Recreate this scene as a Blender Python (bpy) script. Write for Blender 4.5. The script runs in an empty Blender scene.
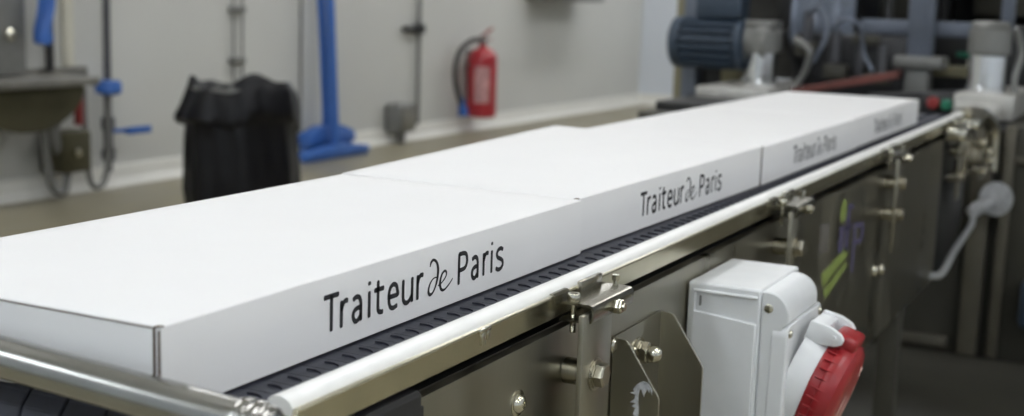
import bpy, bmesh, math, random
from mathutils import Vector, Matrix, Euler
random.seed(7)
sc = bpy.context.scene
COL = sc.collection
PI = math.pi

# ------------------------------------------------------------------ camera
cam_d = bpy.data.cameras.new('camera')
cam = bpy.data.objects.new('camera', cam_d); COL.objects.link(cam)
cam.location = (0.56363, -0.62567, 0.21635)
cam.rotation_euler = (math.radians(80.7868), math.radians(-1.8619), math.radians(27.0215))
cam_d.sensor_width = 36.0
cam_d.lens = 1304.9 / 1024 * 36
cam_d.clip_start = 0.02; cam_d.clip_end = 60
cam_d.dof.use_dof = True
cam_d.dof.focus_distance = 1.17
cam_d.dof.aperture_fstop = 5.6
sc.camera = cam

# ------------------------------------------------------------------ world, exposure
w = bpy.data.worlds.new('world'); sc.world = w; w.use_nodes = True
w.node_tree.nodes['Background'].inputs[0].default_value = (.75, .85, 1, 1)
w.node_tree.nodes['Background'].inputs[1].default_value = .3
sc.view_settings.view_transform = 'Standard'
sc.view_settings.look = 'None'
sc.view_settings.gamma = 1
sc.view_settings.use_curve_mapping = False
sc.view_settings.exposure = 0.02

FL = -0.83          # floor height (the near box top is z = 0)
CE = 2.35

# ------------------------------------------------------------------ materials
def mat(name, col, rough=.5, metal=0, noise=0, scale=20, bump=0, bscale=60, emis=None, spec=.5, trans=0, alpha=1, coat=0, stretch=None, rvar=0):
    m = bpy.data.materials.new(name); m.use_nodes = True
    nt = m.node_tree; b = nt.nodes['Principled BSDF']
    b.inputs['Base Color'].default_value = (*col, 1)
    b.inputs['Roughness'].default_value = rough
    b.inputs['Metallic'].default_value = metal
    b.inputs['Specular IOR Level'].default_value = spec
    if coat: b.inputs['Coat Weight'].default_value = coat
    if trans: b.inputs['Transmission Weight'].default_value = trans
    if alpha < 1: b.inputs['Alpha'].default_value = alpha
    if emis:
        b.inputs['Emission Color'].default_value = (*emis[0], 1); b.inputs['Emission Strength'].default_value = emis[1]
    tc = nt.nodes.new('ShaderNodeTexCoord')
    mp = nt.nodes.new('ShaderNodeMapping'); nt.links.new(tc.outputs['Object'], mp.inputs[0])
    if stretch: mp.inputs['Scale'].default_value = stretch
    if noise:
        n = nt.nodes.new('ShaderNodeTexNoise'); n.inputs['Scale'].default_value = scale; n.inputs['Detail'].default_value = 6
        nt.links.new(mp.outputs[0], n.inputs['Vector'])
        r = nt.nodes.new('ShaderNodeMapRange'); r.inputs[1].default_value = .3; r.inputs[2].default_value = .7
        r.inputs[3].default_value = 1 - noise; r.inputs[4].default_value = 1 + noise
        nt.links.new(n.outputs[0], r.inputs[0])
        mx = nt.nodes.new('ShaderNodeVectorMath'); mx.operation = 'SCALE'
        mx.inputs[0].default_value = col; nt.links.new(r.outputs[0], mx.inputs['Scale'])
        nt.links.new(mx.outputs[0], b.inputs['Base Color'])
        if rvar:
            r2 = nt.nodes.new('ShaderNodeMapRange'); r2.inputs[1].default_value = .3; r2.inputs[2].default_value = .7
            r2.inputs[3].default_value = max(.02, rough - rvar); r2.inputs[4].default_value = rough + rvar
            nt.links.new(n.outputs[0], r2.inputs[0]); nt.links.new(r2.outputs[0], b.inputs['Roughness'])
    if bump:
        n2 = nt.nodes.new('ShaderNodeTexNoise'); n2.inputs['Scale'].default_value = bscale; n2.inputs['Detail'].default_value = 4
        nt.links.new(mp.outputs[0], n2.inputs['Vector'])
        bp = nt.nodes.new('ShaderNodeBump'); bp.inputs['Strength'].default_value = bump; bp.inputs['Distance'].default_value = .004
        nt.links.new(n2.outputs[0], bp.inputs['Height']); nt.links.new(bp.outputs[0], b.inputs['Normal'])
    return m

M = dict(
    wall=mat('wall_panel', (.60, .60, .57), .55, noise=.03, scale=1.2),
    wall_end=mat('end_wall_panel', (.66, .70, .76), .5, noise=.02, scale=1.2),
    ceil=mat('ceiling_panel', (.8, .8, .78), .7, noise=.02, scale=2),
    floor=mat('resin_floor', (.27, .245, .17), .42, noise=.16, scale=2.2, bump=.15, bscale=25, rvar=.1),
    base=mat('white_coving', (.78, .77, .72), .5, noise=.03, scale=3),
    card=mat('white_card', (.735, .728, .724), .55, noise=.012, scale=9, bump=.06, bscale=14),
    kraft=mat('kraft_core', (.13, .095, .07), .9, noise=.25, scale=300),
    ink=mat('black_ink', (.018, .018, .02), .6, noise=.05, scale=50),
    belt=mat('belt_plastic', (.030, .032, .046), .5, noise=.15, scale=90),
    rail=mat('white_polymer', (.86, .855, .83), .36, noise=.03, scale=40, coat=.1),
    steel=mat('stainless', (.42, .395, .325), .27, 1, noise=.09, scale=9, bump=.03, bscale=120, rvar=.06),
    steel_b=mat('brushed_stainless', (.34, .322, .262), .34, 1, noise=.12, scale=14, bump=.05, bscale=90, stretch=(1, 1, .25), rvar=.08),
    polish=mat('polished_stainless', (.58, .555, .465), .17, 1, noise=.04, scale=40),
    railm=mat('satin_profile', (.60, .56, .42), .24, 1, noise=.06, scale=30),
    tubem=mat('tube_steel', (.36, .355, .335), .22, 1, noise=.06, scale=30),
    clampm=mat('clamp_steel', (.27, .255, .205), .24, 1, noise=.08, scale=30),
    bowlm=mat('bowl_steel', (.10, .092, .055), .4, .6, noise=.2, scale=6),
    fly=mat('dull_steel', (.30, .29, .26), .45, .8, noise=.15, scale=12),
    black=mat('black_plastic', (.018, .018, .02), .45, noise=.2, scale=40),
    socket=mat('socket_white', (.70, .71, .715), .38, noise=.03, scale=25, bump=.03, bscale=200),
    red=mat('socket_red', (.30, .016, .020), .34, noise=.15, scale=35, bump=.04, bscale=90),
    scuff=mat('scuffed_red', (.62, .42, .36), .7, noise=.25, scale=160),
    ext=mat('extinguisher_red', (.40, .02, .03), .3, noise=.06, scale=10, coat=.3),
    label=mat('label_pale', (.55, .30, .30), .6, noise=.4, scale=30),
    blue=mat('blue_polymer', (.035, .125, .42), .4, noise=.08, scale=12),
    bag=mat('bin_liner', (.004, .004, .006), .42, noise=.2, scale=9, bump=.5, bscale=12, spec=.3),
    grey=mat('grey_metal', (.22, .22, .21), .5, .4, noise=.12, scale=9),
    dark=mat('dark_metal', (.05, .05, .05), .45, .6, noise=.3, scale=8),
    cab=mat('machine_paint_dark', (.060, .057, .045), .5, .3, noise=.2, scale=5),
    motor=mat('motor_paint', (.030, .048, .075), .45, noise=.12, scale=20),
    frame=mat('frame_bluegrey', (.14, .16, .20), .45, .3, noise=.12, scale=8),
    olive=mat('olive_paint', (.22, .20, .12), .55, noise=.15, scale=8),
    chrome=mat('ground_chrome', (.78, .79, .80), .2, 1, noise=.04, scale=12),
    post=mat('post_paint', (.11, .10, .075), .5, .3, noise=.15, scale=8),
    grey2=mat('dark_grey_metal', (.11, .11, .12), .4, .6, noise=.15, scale=10),
    cast=mat('cast_alloy', (.46, .45, .42), .45, .5, noise=.15, scale=15),
    rust=mat('red_brown_paint', (.15, .045, .035), .55, noise=.25, scale=18),
    green=mat('green_button', (.02, .17, .10), .4, noise=.05, scale=20),
    redb=mat('red_button', (.26, .03, .03), .4, noise=.05, scale=20),
    sgreen=mat('sticker_green', (.22, .28, .07), .5, noise=.12, scale=120),
    spurple=mat('sticker_violet', (.075, .065, .135), .5, noise=.15, scale=120),
    sgrey=mat('sticker_residue', (.55, .56, .58), .8, noise=.3, scale=150),
    patch=mat('sticker_smudge', (.11, .10, .085), .7, noise=.2, scale=120),
    hose=mat('clear_hose', (.50, .51, .52), .35, noise=.25, scale=60, trans=.5),
    pc=mat('polycarbonate', (.55, .62, .75), .12, trans=.75, noise=.03, scale=4),
    lamp=mat('lamp_diffuser', (1, 1, 1), .6, noise=.01, scale=4, emis=((.96, .975, 1.0), 15.0)),
    lamp_side_fill=mat('side_fill_diffuser', (1, 1, 1), .6, noise=.01, scale=4, emis=((.94, .97, 1.0), 25.0)),  # unseen right row, emission raised to brighten the box sides
    lamp_cool_fill=mat('cool_fill_diffuser', (1, 1, 1), .6, noise=.01, scale=4, emis=((.86, .93, 1.0), 19.0)),  # unseen near row, tinted cool to put blue light on the box fronts
    cream=mat('cream_paint', (.62, .60, .50), .5, noise=.06, scale=6),
)

# ------------------------------------------------------------------ mesh helper
class MB:
    def __init__(s): s.bm = bmesh.new()
    def _x(s, vs, Mx):
        if Mx is not None: bmesh.ops.transform(s.bm, matrix=Mx, verts=vs)
        return vs
    def box(s, x0, x1, y0, y1, z0, z1, bev=0, seg=2, Mx=None):
        r = bmesh.ops.create_cube(s.bm, size=1)['verts']
        bmesh.ops.transform(s.bm, matrix=Matrix.Translation(((x0+x1)/2, (y0+y1)/2, (z0+z1)/2)) @ Matrix.Diagonal((abs(x1-x0), abs(y1-y0), abs(z1-z0), 1)), verts=r)
        if bev:
            es = list({e for v in r for e in v.link_edges})
            o = bmesh.ops.bevel(s.bm, geom=es, offset=bev, segments=seg, profile=.5, affect='EDGES')
            r = list({v for f in o['faces'] for v in f.verts} | {v for v in r if v.is_valid})
        return s._x(r, Mx)
    def prism(s, pts, ax, a, b, Mx=None, bev=0):
        def P(u, v, t): return {'x': (t, u, v), 'y': (u, t, v), 'z': (u, v, t)}[ax]
        A = [s.bm.verts.new(P(u, v, a)) for u, v in pts]; B = [s.bm.verts.new(P(u, v, b)) for u, v in pts]
        n = len(pts)
        fs = [s.bm.faces.new(A), s.bm.faces.new(B[::-1])]
        for i in range(n): fs.append(s.bm.faces.new((A[i], B[i], B[(i+1) % n], A[(i+1) % n])))
        bmesh.ops.recalc_face_normals(s.bm, faces=fs)
        vs = A + B
        if bev:
            es = list({e for v in vs for e in v.link_edges})
            o = bmesh.ops.bevel(s.bm, geom=es, offset=bev, segments=2, profile=.5, affect='EDGES')
            vs = list({v for f in o['faces'] for v in f.verts} | {v for v in vs if v.is_valid})
        return s._x(vs, Mx)
    def lathe(s, prof, o=(0, 0, 0), axis=(0, 0, 1), seg=28, phase=0):
        o = Vector(o); q = Vector((0, 0, 1)).rotation_difference(Vector(axis).normalized())
        rings = []
        for r, h in prof:
            if r < 1e-7: rings.append([s.bm.verts.new(o + q @ Vector((0, 0, h)))])
            else: rings.append([s.bm.verts.new(o + q @ Vector((r*math.cos(2*PI*k/seg+phase), r*math.sin(2*PI*k/seg+phase), h))) for k in range(seg)])
        fs = []
        for A, B in zip(rings, rings[1:]):
            for k in range(seg):
                k2 = (k+1) % seg
                if len(A) == 1 and len(B) == 1: continue
                if len(A) == 1: fs.append(s.bm.faces.new((A[0], B[k2], B[k])))
                elif len(B) == 1: fs.append(s.bm.faces.new((A[k], A[k2], B[0])))
                else: fs.append(s.bm.faces.new((A[k], A[k2], B[k2], B[k])))
        for R, rev in ((rings[0], True), (rings[-1], False)):
            if len(R) > 1: fs.append(s.bm.faces.new(R[::-1] if rev else R))
        return [v for R in rings for v in R]
    def cyl(s, p0, p1, r, r1=None, seg=24, phase=0, bev=0):
        p0 = Vector(p0); p1 = Vector(p1); L = (p1-p0).length; r1 = r if r1 is None else r1
        pr = [(r, 0), (r1, L)] if not bev else [(r-bev, 0), (r, bev), (r1, L-bev), (r1-bev, L)]
        return s.lathe(pr, p0, p1-p0, seg, phase)
    def tube(s, pts, r, seg=12, smooth=True):
        pts = [Vector(p) for p in pts]
        if smooth and len(pts) > 2: pts = catmull(pts, 6)
        rad = r if callable(r) else (lambda t: r)
        prev = None; rings = []; up = None
        for i, p in enumerate(pts):
            t = (pts[min(i+1, len(pts)-1)] - pts[max(i-1, 0)]).normalized()
            if up is None:
                up = t.orthogonal().normalized()
            else:
                up = (up - t*up.dot(t)).normalized()
            sd = t.cross(up); rr = rad(i/(len(pts)-1))
            rings.append([s.bm.verts.new(p + rr*(math.cos(2*PI*k/seg)*up + math.sin(2*PI*k/seg)*sd)) for k in range(seg)])
        for A, B in zip(rings, rings[1:]):
            for k in range(seg): s.bm.faces.new((A[k], A[(k+1) % seg], B[(k+1) % seg], B[k]))
        s.bm.faces.new(rings[0][::-1]); s.bm.faces.new(rings[-1])
    def build(s, name, m, parent=None, smooth=35, bevel=0, kind=None, origin=None, recalc=True):
        if recalc: bmesh.ops.recalc_face_normals(s.bm, faces=s.bm.faces)
        off = Vector(parent.matrix_basis.translation) if parent is not None else Vector(origin or (0, 0, 0))
        if parent is not None and parent.parent is not None: off = off + parent.parent.matrix_basis.translation
        bmesh.ops.translate(s.bm, verts=s.bm.verts, vec=-off)
        me = bpy.data.meshes.new(name); s.bm.to_mesh(me); s.bm.free()
        me.materials.append(M[m] if isinstance(m, str) else m)
        if smooth:
            for p in me.polygons: p.use_smooth = True
            me.set_sharp_from_angle(angle=math.radians(smooth))
        o = bpy.data.objects.new(name, me); COL.objects.link(o)
        if parent is not None: o.parent = parent
        else: o.location = off
        if bevel:
            b = o.modifiers.new('bevel', 'BEVEL'); b.width = bevel; b.segments = 2; b.limit_method = 'ANGLE'; b.angle_limit = math.radians(40)
        if kind: o['kind'] = kind
        return o

def catmull(pts, n):
    out = []
    for i in range(len(pts)-1):
        p0 = pts[max(i-1, 0)]; p1 = pts[i]; p2 = pts[i+1]; p3 = pts[min(i+2, len(pts)-1)]
        for k in range(n):
            t = k/n
            out.append(.5*((2*p1) + (p2-p0)*t + (2*p0-5*p1+4*p2-p3)*t*t + (-p0+3*p1-3*p2+p3)*t**3))
    out.append(pts[-1]); return out

def tag(o, label, cat, group=None, kind=None):
    o['label'] = label; o['category'] = cat
    if group: o['group'] = group
    if kind: o['kind'] = kind
    return o
def thing(name, loc, label, cat, group=None):
    o = bpy.data.objects.new(name, None); COL.objects.link(o); o.empty_display_size = .05
    o.location = loc
    return tag(o, label, cat, group)

# ------------------------------------------------------------------ room shell
def struct(name, m, *boxes):
    b = MB()
    for q in boxes: b.box(*q)
    return b.build(name, m, kind='structure', smooth=0)
WX, EY, RX, NY = -4.35, 11.95, 4.6, -3.6
struct('floor', 'floor', (WX-.1, RX+.1, NY-.1, EY+.1, FL-.1, FL))
struct('ceiling', 'ceil', (WX-.1, RX+.1, NY-.1, EY+.1, CE, CE+.1))
struct('wall_left', 'wall', (WX-.1, WX, NY, EY, FL, CE))
struct('wall_back', 'wall_end', (WX-.1, RX+.1, EY, EY+.1, FL, CE))
struct('wall_right', 'wall_end', (RX, RX+.1, NY, EY, FL, CE))
struct('wall_front', 'wall_end', (WX-.1, RX+.1, NY-.1, NY, FL, CE))
b = MB(); b.prism([(WX, FL), (WX+.05, FL), (WX+.04, FL+.015), (WX+.018, FL+.04), (WX+.012, FL+.10), (WX, FL+.105)], 'y', NY, EY)
b.build('baseboard_left', 'base', kind='structure', smooth=0)
b = MB(); b.prism([(EY, FL), (EY-.05, FL), (EY-.04, FL+.015), (EY-.018, FL+.04), (EY-.012, FL+.10), (EY, FL+.105)], 'x', WX, RX)
b.build('baseboard_back', 'base', kind='structure', smooth=0)
# ceiling lamps (fluorescent fittings out of view; right and near ones boosted to fill the boxes)
for ix, x in enumerate((-3.1, -.9, 1.3, 3.4)):
    for y in ((-2.2, .6, 3.4, 6.2, 9.0, 11.0) if x < 1 else (-2.2, .6) if x < 2 else (-2.2, .6, 3.4)):
        t = thing('ceiling_light', (x, y, CE), 'long white fluorescent ceiling light above the production hall', 'ceiling light', 'fluorescent ceiling lights')
        a = MB(); a.box(x-.17, x+.17, y-.72, y+.72, CE-.07, CE, .01); a.build('housing', 'cream', t)
        a = MB(); a.box(x-.15, x+.15, y-.70, y+.70, CE-.085, CE-.068, .004); a.build('diffuser', 'lamp_cool_fill' if y < -2 and x < 3 else 'lamp_side_fill' if x > 3 else 'lamp', t)

# ------------------------------------------------------------------ lettering
def stroke(b, pts, wd, face, loc, up_x=0.0, closed=False, smooth=True, n=8):
    """flat ribbon with round ends; pts (u,v) metres or (u,v,w)."""
    P = [Vector((p[0], p[1], (p[2] if len(p) > 2 else 1.0))) for p in pts]
    if smooth and len(P) > 2: P = catmull(P, n)
    out_l = []; out_r = []
    for i, p in enumerate(P):
        t = (P[min(i+1, len(P)-1)] - P[max(i-1, 0)]); t.z = 0
        if t.length < 1e-9: t = Vector((1, 0, 0))
        t.normalize(); nn = Vector((-t.y, t.x, 0)); h = wd*p.z/2
        out_l.append((p.x+nn.x*h, p.y+nn.y*h)); out_r.append((p.x-nn.x*h, p.y-nn.y*h))
        if i in (0, len(P)-1):
            sgn = -1 if i == 0 else 1
            cap = []
            for k in range(1, 6):
                a = PI*k/6
                cap.append((p.x+nn.x*h*math.cos(a)+sgn*t.x*h*math.sin(a)*.55, p.y+nn.y*h*math.cos(a)+sgn*t.y*h*math.sin(a)*.55))
            if i == 0: cap0 = cap
            else: cap1 = cap
    V = lambda q: b.bm.verts.new(loc(q[0], q[1]))
    L = [V(q) for q in out_l]; Rr = [V(q) for q in out_r]
    for i in range(len(L)-1): b.bm.faces.new((L[i], Rr[i], Rr[i+1], L[i+1]))
    b.bm.faces.new([L[0]] + [V(q) for q in cap0] + [Rr[0]])
    b.bm.faces.new([L[-1]] + [V(q) for q in cap1] + [Rr[-1]])

def brand_lettering(b, loc):
    W = .0042
    S = lambda pts, w=W, sm=True: stroke(b, pts, w, None, loc, smooth=sm)
    S([(.1800, .0286), (.1985, .0286)]); S([(.1893, .0286), (.1893, .0015)])
    S([(.2030, .0015), (.2030, .0213)]); S([(.2033, .0150), (.2050, .0190), (.2080, .0213), (.2112, .0210)])
    def a(o):
        S([(o+.0012, .0200), (o+.0055, .0213), (o+.0095, .0200), (o+.0115, .0160), (o+.0117, .0100), (o+.0117, .0015)])
        S([(o+.0115, .0120), (o+.0060, .0118), (o+.0018, .0095), (o+.0012, .0050), (o+.0040, .0016), (o+.0080, .0022), (o+.0115, .0055)])
    a(.2185)
    S([(.2425, .0015), (.2425, .0213)]); S([(.2425, .0283), (.2425, .0294)], .0046)
    S([(.2555, .0280), (.2555, .0070), (.2575, .0025), (.2625, .0015)]); S([(.2505, .0213), (.2635, .0213)])
    S([(.2725, .0115), (.2852, .0117), (.2853, .0150), (.2835, .0195), (.2790, .0214), (.2745, .0195), (.2723, .0150), (.2722, .0080), (.2745, .0030), (.2790, .0013), (.2845, .0025)])
    S([(.2945, .0213), (.2945, .0070), (.2965, .0028), (.3005, .0014), (.3050, .0030), (.3085, .0065)]); S([(.3090, .0213), (.3090, .0015)])
    S([(.3180, .0015), (.3180, .0213)]); S([(.3183, .0150), (.3200, .0190), (.3230, .0213), (.3265, .0210)])
    # flowing "de"
    S([(.3385, .0262, .5), (.3400, .0295, .9), (.3440, .0312, .8), (.3495, .0285, .9), (.3525, .0225, 1.15), (.3520, .0150, 1.1), (.3490, .0075, .8), (.3440, .0020, .7),
       (.3390, .0010, 1.0), (.3365, .0045, 1.0), (.3385, .0100, .7), (.3435, .0140, .45), (.3490, .0148, .35), (.3530, .0135, .3)], .0032)
    S([(.3530, .0065, .4), (.3590, .0080, .45), (.3660, .0120, .6), (.3675, .0160, .8), (.3640, .0180, .7), (.3590, .0150, .9), (.3565, .0085, 1.15), (.3585, .0025, 1.0),
       (.3640, .0008, .7), (.3720, .0040, .5), (.3790, .0085, .35)], .0032)
    # Paris
    S([(.3905, .0015), (.3905, .0286)])
    S([(.3905, .0286), (.3975, .0286), (.4030, .0272), (.4052, .0230), (.4050, .0185), (.4020, .0148), (.3970, .0137), (.3905, .0137)])
    a(.4145)
    S([(.4380, .0015), (.4380, .0213)]); S([(.4383, .0150), (.4400, .0190), (.4430, .0213), (.4465, .0210)])
    S([(.4540, .0015), (.4540, .0213)]); S([(.4540, .0283), (.4540, .0294)], .0042)
    S([(.4765, .0200), (.4720, .0214), (.4670, .0205), (.4645, .0170), (.4665, .0135), (.4720, .0112), (.4765, .0085), (.4770, .0045), (.4730, .0015), (.4675, .0013), (.4635, .0030)])

# ------------------------------------------------------------------ cartons
def carton(ox, oy, oz, W, L, H, label, dx=(0, 0, 0, 0), dz=(0, 0, 0, 0), dy=(0, 0, 0, 0), yaw=0):
    """origin = near right bottom corner; corners near-left, near-right, far-right, far-left with offsets."""
    t = thing('cardboard_box', (ox, oy, oz), label, 'cardboard box', 'white flat boxes on the conveyor')
    def C(i, z):
        bx, by = [(-W, 0), (0, 0), (0, L), (-W, L)][i]
        return (ox+bx+dx[i], oy+by+dy[i]+(0), oz+z+(dz[i] if z > H*.5 else 0))
    b = MB(); n = 14
    # closed tray: top grid with a very slight sag, walls slightly soft
    def lerp2(s_, t_, z):
        p = [Vector(C(i, z)) for i in range(4)]
        return (p[0]*(1-s_)+p[1]*s_)*(1-t_) + (p[3]*(1-s_)+p[2]*s_)*t_
    r = .0012
    top = {}
    for i in range(n+1):
        for j in range(n+1):
            u, v = i/n, j/n
            p = lerp2(u, v, H); p.z += .0022*math.sin(PI*u)*math.sin(PI*v)
            if i in (0, n) or j in (0, n): p = p + Vector((r*(1 if i == 0 else -1 if i == n else 0), r*(1 if j == 0 else -1 if j == n else 0), 0))
            top[i, j] = b.bm.verts.new(p)
    for i in range(n):
        for j in range(n): b.bm.faces.new((top[i, j], top[i+1, j], top[i+1, j+1], top[i, j+1]))
    ring = [(i, 0) for i in range(n)] + [(n, j) for j in range(n)] + [(i, n) for i in range(n, 0, -1)] + [(0, j) for j in range(n, 0, -1)]
    prev = [top[q] for q in ring]
    for z in (H-.0004, H-r, H*.55, .001):
        cur = []
        for i, j in ring:
            p = lerp2(i/n, j/n, z)
            if z < H*.9 and z > .01:   # gentle bow of the walls
                bow = .0*math.sin(PI*(j/n if i in (0, n) and 0 < j < n else i/n))
                if i == n: p.x += bow
                elif i == 0: p.x -= bow
            elif z == H-.0004:
                p = p + Vector((r*.3*(1 if i == 0 else -1 if i == n else 0), r*.3*(1 if j == 0 else -1 if j == n else 0), 0))
            cur.append(b.bm.verts.new(p))
        m_ = len(ring)
        for k in range(m_): b.bm.faces.new((prev[k], cur[k], cur[(k+1) % m_], prev[(k+1) % m_]))
        prev = cur
    b.bm.faces.new(prev)
    b.build('carton_body', 'card', t, smooth=50)
    # end panel folded up behind the side walls' cut edges
    nl, nr = Vector(C(0, 0)), Vector(C(1, 0))
    b = MB(); b.box(nl.x+.007, nr.x-.0068, nr.y-.0011, nr.y+.001, oz+.001, oz+H-.0022, .0004)
    b.build('end_panel', 'card', t)
    b = MB()
    for xa, xb in ((-.0062, -.0050), (-.0022, -.0010)):
        b.box(nr.x+xa, nr.x+xb, nr.y-.0012, nr.y+.001, oz+.001, oz+H-.003, .0002)
    for xa, xb in ((.0050, .0062), (.0010, .0022)):
        b.box(nl.x+xa, nl.x+xb, nl.y-.0012, nl.y+.001, oz+.001, oz+H-.003, .0002)
    b.box(nl.x+.006, nr.x-.0062, nr.y-.0013, nr.y+.001, oz+H-.0019, oz+H-.0014, .0001)
    b.tube([(nr.x-.0055, nr.y-.0006, oz+H-.0032), (nr.x-.0052, nr.y-.0006, oz+H-.0012), (nr.x-.0025, nr.y-.0002, oz+H+.0001), (nr.x+.0003, nr.y+.002, oz+H-.0002)], .0007, 6)
    b.build('cut_edge', 'kraft', t)['label'] = 'bare brown cardboard cut edge'
    b = MB()
    fr, nrr = Vector(C(2, 0)), Vector(C(1, 0))
    def loc(u, v):
        f_ = u/L; x = nrr.x*(1-f_)+fr.x*f_
        bow = .0*math.sin(PI*min(max(f_, 0), 1))*max(0, 1-abs((.014+v)/H-.55)/.45)
        return (x+bow+.00035, nrr.y+u, oz+.0158+v)
    brand_lettering(b, loc)
    o = b.build('lettering', 'ink', t, smooth=0, recalc=False)
    return t

BZ = -.0605
carton(0, 0, BZ, .3145, .6645, .0605, 'nearest white cardboard box, its Traiteur de Paris lettering large and sharp')
carton(-.0060, .6665, BZ, .3130, .6600, .0607, 'second white cardboard box from the front, text slightly blurred, far left corner raised',
       dx=(0, 0, .012, -.028), dz=(0, .0, .001, .008), dy=(.004, 0, 0, .004))
carton(.0075, 1.3330, BZ, .3270, .6520, .0605, 'third white cardboard box on the belt, blurred, seated between the second and the farthest',
       dx=(0, 0, .001, -.004), dy=(.0, 0, 0, .0))
carton(.0060, 1.9870, BZ, .3290, .6900, .0605, 'farthest white cardboard box at the machine end of the conveyor, strongly blurred')

# ------------------------------------------------------------------ conveyor
CY1 = 3.06
cv = thing('belt_conveyor', (-.15, .02, FL), 'long stainless steel belt conveyor carrying the row of white boxes', 'conveyor')
BT = -.0612
# modular belt: link rows with staggered hinge knuckles, wrapping the near nose
b = MB()
b.box(-.352, .050, .03, CY1, BT-.012, BT-.0022)
pitch = .0232; cols = 11; wseg = (.050+.352)/cols
y = .036; row = 0
while y < CY1-.03:
    off = (row % 2)*wseg*.5
    x = -.352-off
    for c in range(cols+1):
        x0, x1 = max(x, -.352)+.0001, min(x+wseg, .050)-.0001
        if x1-x0 > .004:
            b.box(x0, x1, y+.0003, y+pitch-.0003, BT-.003, BT-.0006)
        x += wseg
    for xm in (.019, -.0175):
        q = []
        for k in range(9):
            tt = -1+k/4; q.append((xm+tt*.0075, y+pitch*.5+.0036*(1-tt*tt)-.0015*tt))
        for k in range(8, -1, -1):
            tt = -1+k/4; q.append((xm+tt*.0075, y+pitch*.5-.0002+.0022*(1-tt*tt)-.0015*tt))
        b.prism(q, 'z', BT-.0008, BT+.0010)
    y += pitch; row += 1
for k in range(9):      # nose
    a = PI*(k+.5)/9
    Mx = Matrix.Translation((0, .034, BT-.033)) @ Matrix.Rotation(a, 4, 'X')
    for c in range(cols):
        x0 = -.352+c*wseg
        b.box(x0+.001, x0+wseg-.001, -.0062, .0062, .029, .033, .001, 1, Mx)
b.cyl((-.35, .034, BT-.033), (.048, .034, BT-.033), .0295, seg=24)
b.box(-.352, .038, .03, CY1, BT-.066, BT-.060)
b.build('belt', 'belt', cv, smooth=30)
b = MB(); b.cyl((-.36, .034, BT-.033), (.066, .034, BT-.033), .011); b.build('nose_shaft', 'steel', cv)
for s in (1, -1):       # guide rails (right one seen, left one mirrors it)
    f = (lambda x: x) if s == 1 else (lambda x: -.302-x)
    b = MB(); pr = [(.0487, -.0625), (.0485, -.0545), (.0500, -.0508), (.0535, -.0485), (.0590, -.0478), (.0635, -.0490), (.0675, -.0515), (.0700, -.0560), (.0702, -.0625)]
    b.prism([(f(x), z) for x, z in pr], 'y', .046, CY1)
    b.build('guide_rail', 'rail', cv, smooth=60)
    b = MB(); pr = [(.0540, -.0628), (.0735, -.0628), (.0738, -.0540), (.0745, -.0526), (.0775, -.0526), (.0785, -.0540), (.0785, -.0725), (.0770, -.0740), (.0560, -.0740), (.0560, -.0720), (.0755, -.0720), (.0755, -.0650), (.0540, -.0650)]
    b.prism([(f(x), z) for x, z in pr], 'y', .040, CY1)
    b.build('rail_profile', 'railm', cv, smooth=20)
# side frames
b = MB()
b.prism([(.060, -.0900), (.070, -.0855), (.0775, -.0865), (.0780, -.0895), (.0780, -.43), (.0755, -.43), (.0755, -.0925), (.0735, -.0890), (.060, -.0925)], 'y', .196, 1.285)
b.build('side_panel', 'steel_b', cv, smooth=30)
b = MB()
b.prism([(.060, -.090), (.0780, -.088), (.0800, -.090), (.0800, -.43), (.0770, -.43), (.0770, -.0925), (.060, -.0925)], 'y', 1.292, 2.63)
b.build('side_panel', 'steel_b', cv, smooth=30)
b = MB(); b.box(.040, .0735, .05, CY1, -.36, -.0945, .001); b.build('inner_frame', 'dark', cv)
b = MB(); b.box(-.395, -.375, .05, CY1, -.43, -.105, .002); b.build('side_panel', 'steel_b', cv)
for y0 in (.5, 1.4, 2.3):
    b = MB(); b.box(-.374, .039, y0, y0+.06, -.34, -.28, .003); b.build('cross_member', 'steel', cv)
for x0 in (-.37, .022):
    for y0 in (.56, 2.30):
        b = MB(); b.box(x0, x0+.045, y0, y0+.045, FL+.03, -.28, .003); b.lathe([(.03, 0), (.03, .008), (.012, .016), (.01, .035)], (x0+.0225, y0+.0225, FL))
        b.build('leg', 'cab', cv)
# end tie tube with collars
b = MB(); b.cyl((-.352, -.0165, -.0258), (.080, -.0175, -.0450), .0142, seg=32)
b.build('end_tube', 'tubem', cv, smooth=60)
b = MB()
b.lathe([(.0150, 0), (.0166, .001), (.0170, .004), (.0156, .0065), (.0168, .009), (.0170, .014), (.0150, .0165), (.0160, .0185), (.0155, .0230), (.011, .0265), (.0, .0280)], (.077, -.0175, -.0455), (1, 0, -.045), 32)
for a_ in range(5):
    q_ = 2*PI*a_/5+.35
    b.lathe([(.0022, 0), (.0020, .0014), (0, .002)], (.0875, -.0175+.0168*math.cos(q_), -.0460+.0168*math.sin(q_)), (0, math.cos(q_), math.sin(q_)), 10)
b.box(.062, .073, -.010, .042, -.072, -.058, .003)
b.build('tube_end_fitting', 'tubem', cv, smooth=50)
# black wear-strip block under the rail
b = MB(); b.prism([(.058, -.0775), (.0800, -.0775), (.0835, -.0805), (.0835, -.120), (.058, -.120)], 'y', .080, .188)
b.box(.060, .0825, .186, .194, -.106, -.0905, .001)
b.build('wear_strip_block', 'black', cv, smooth=20, bevel=.0008)
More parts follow.
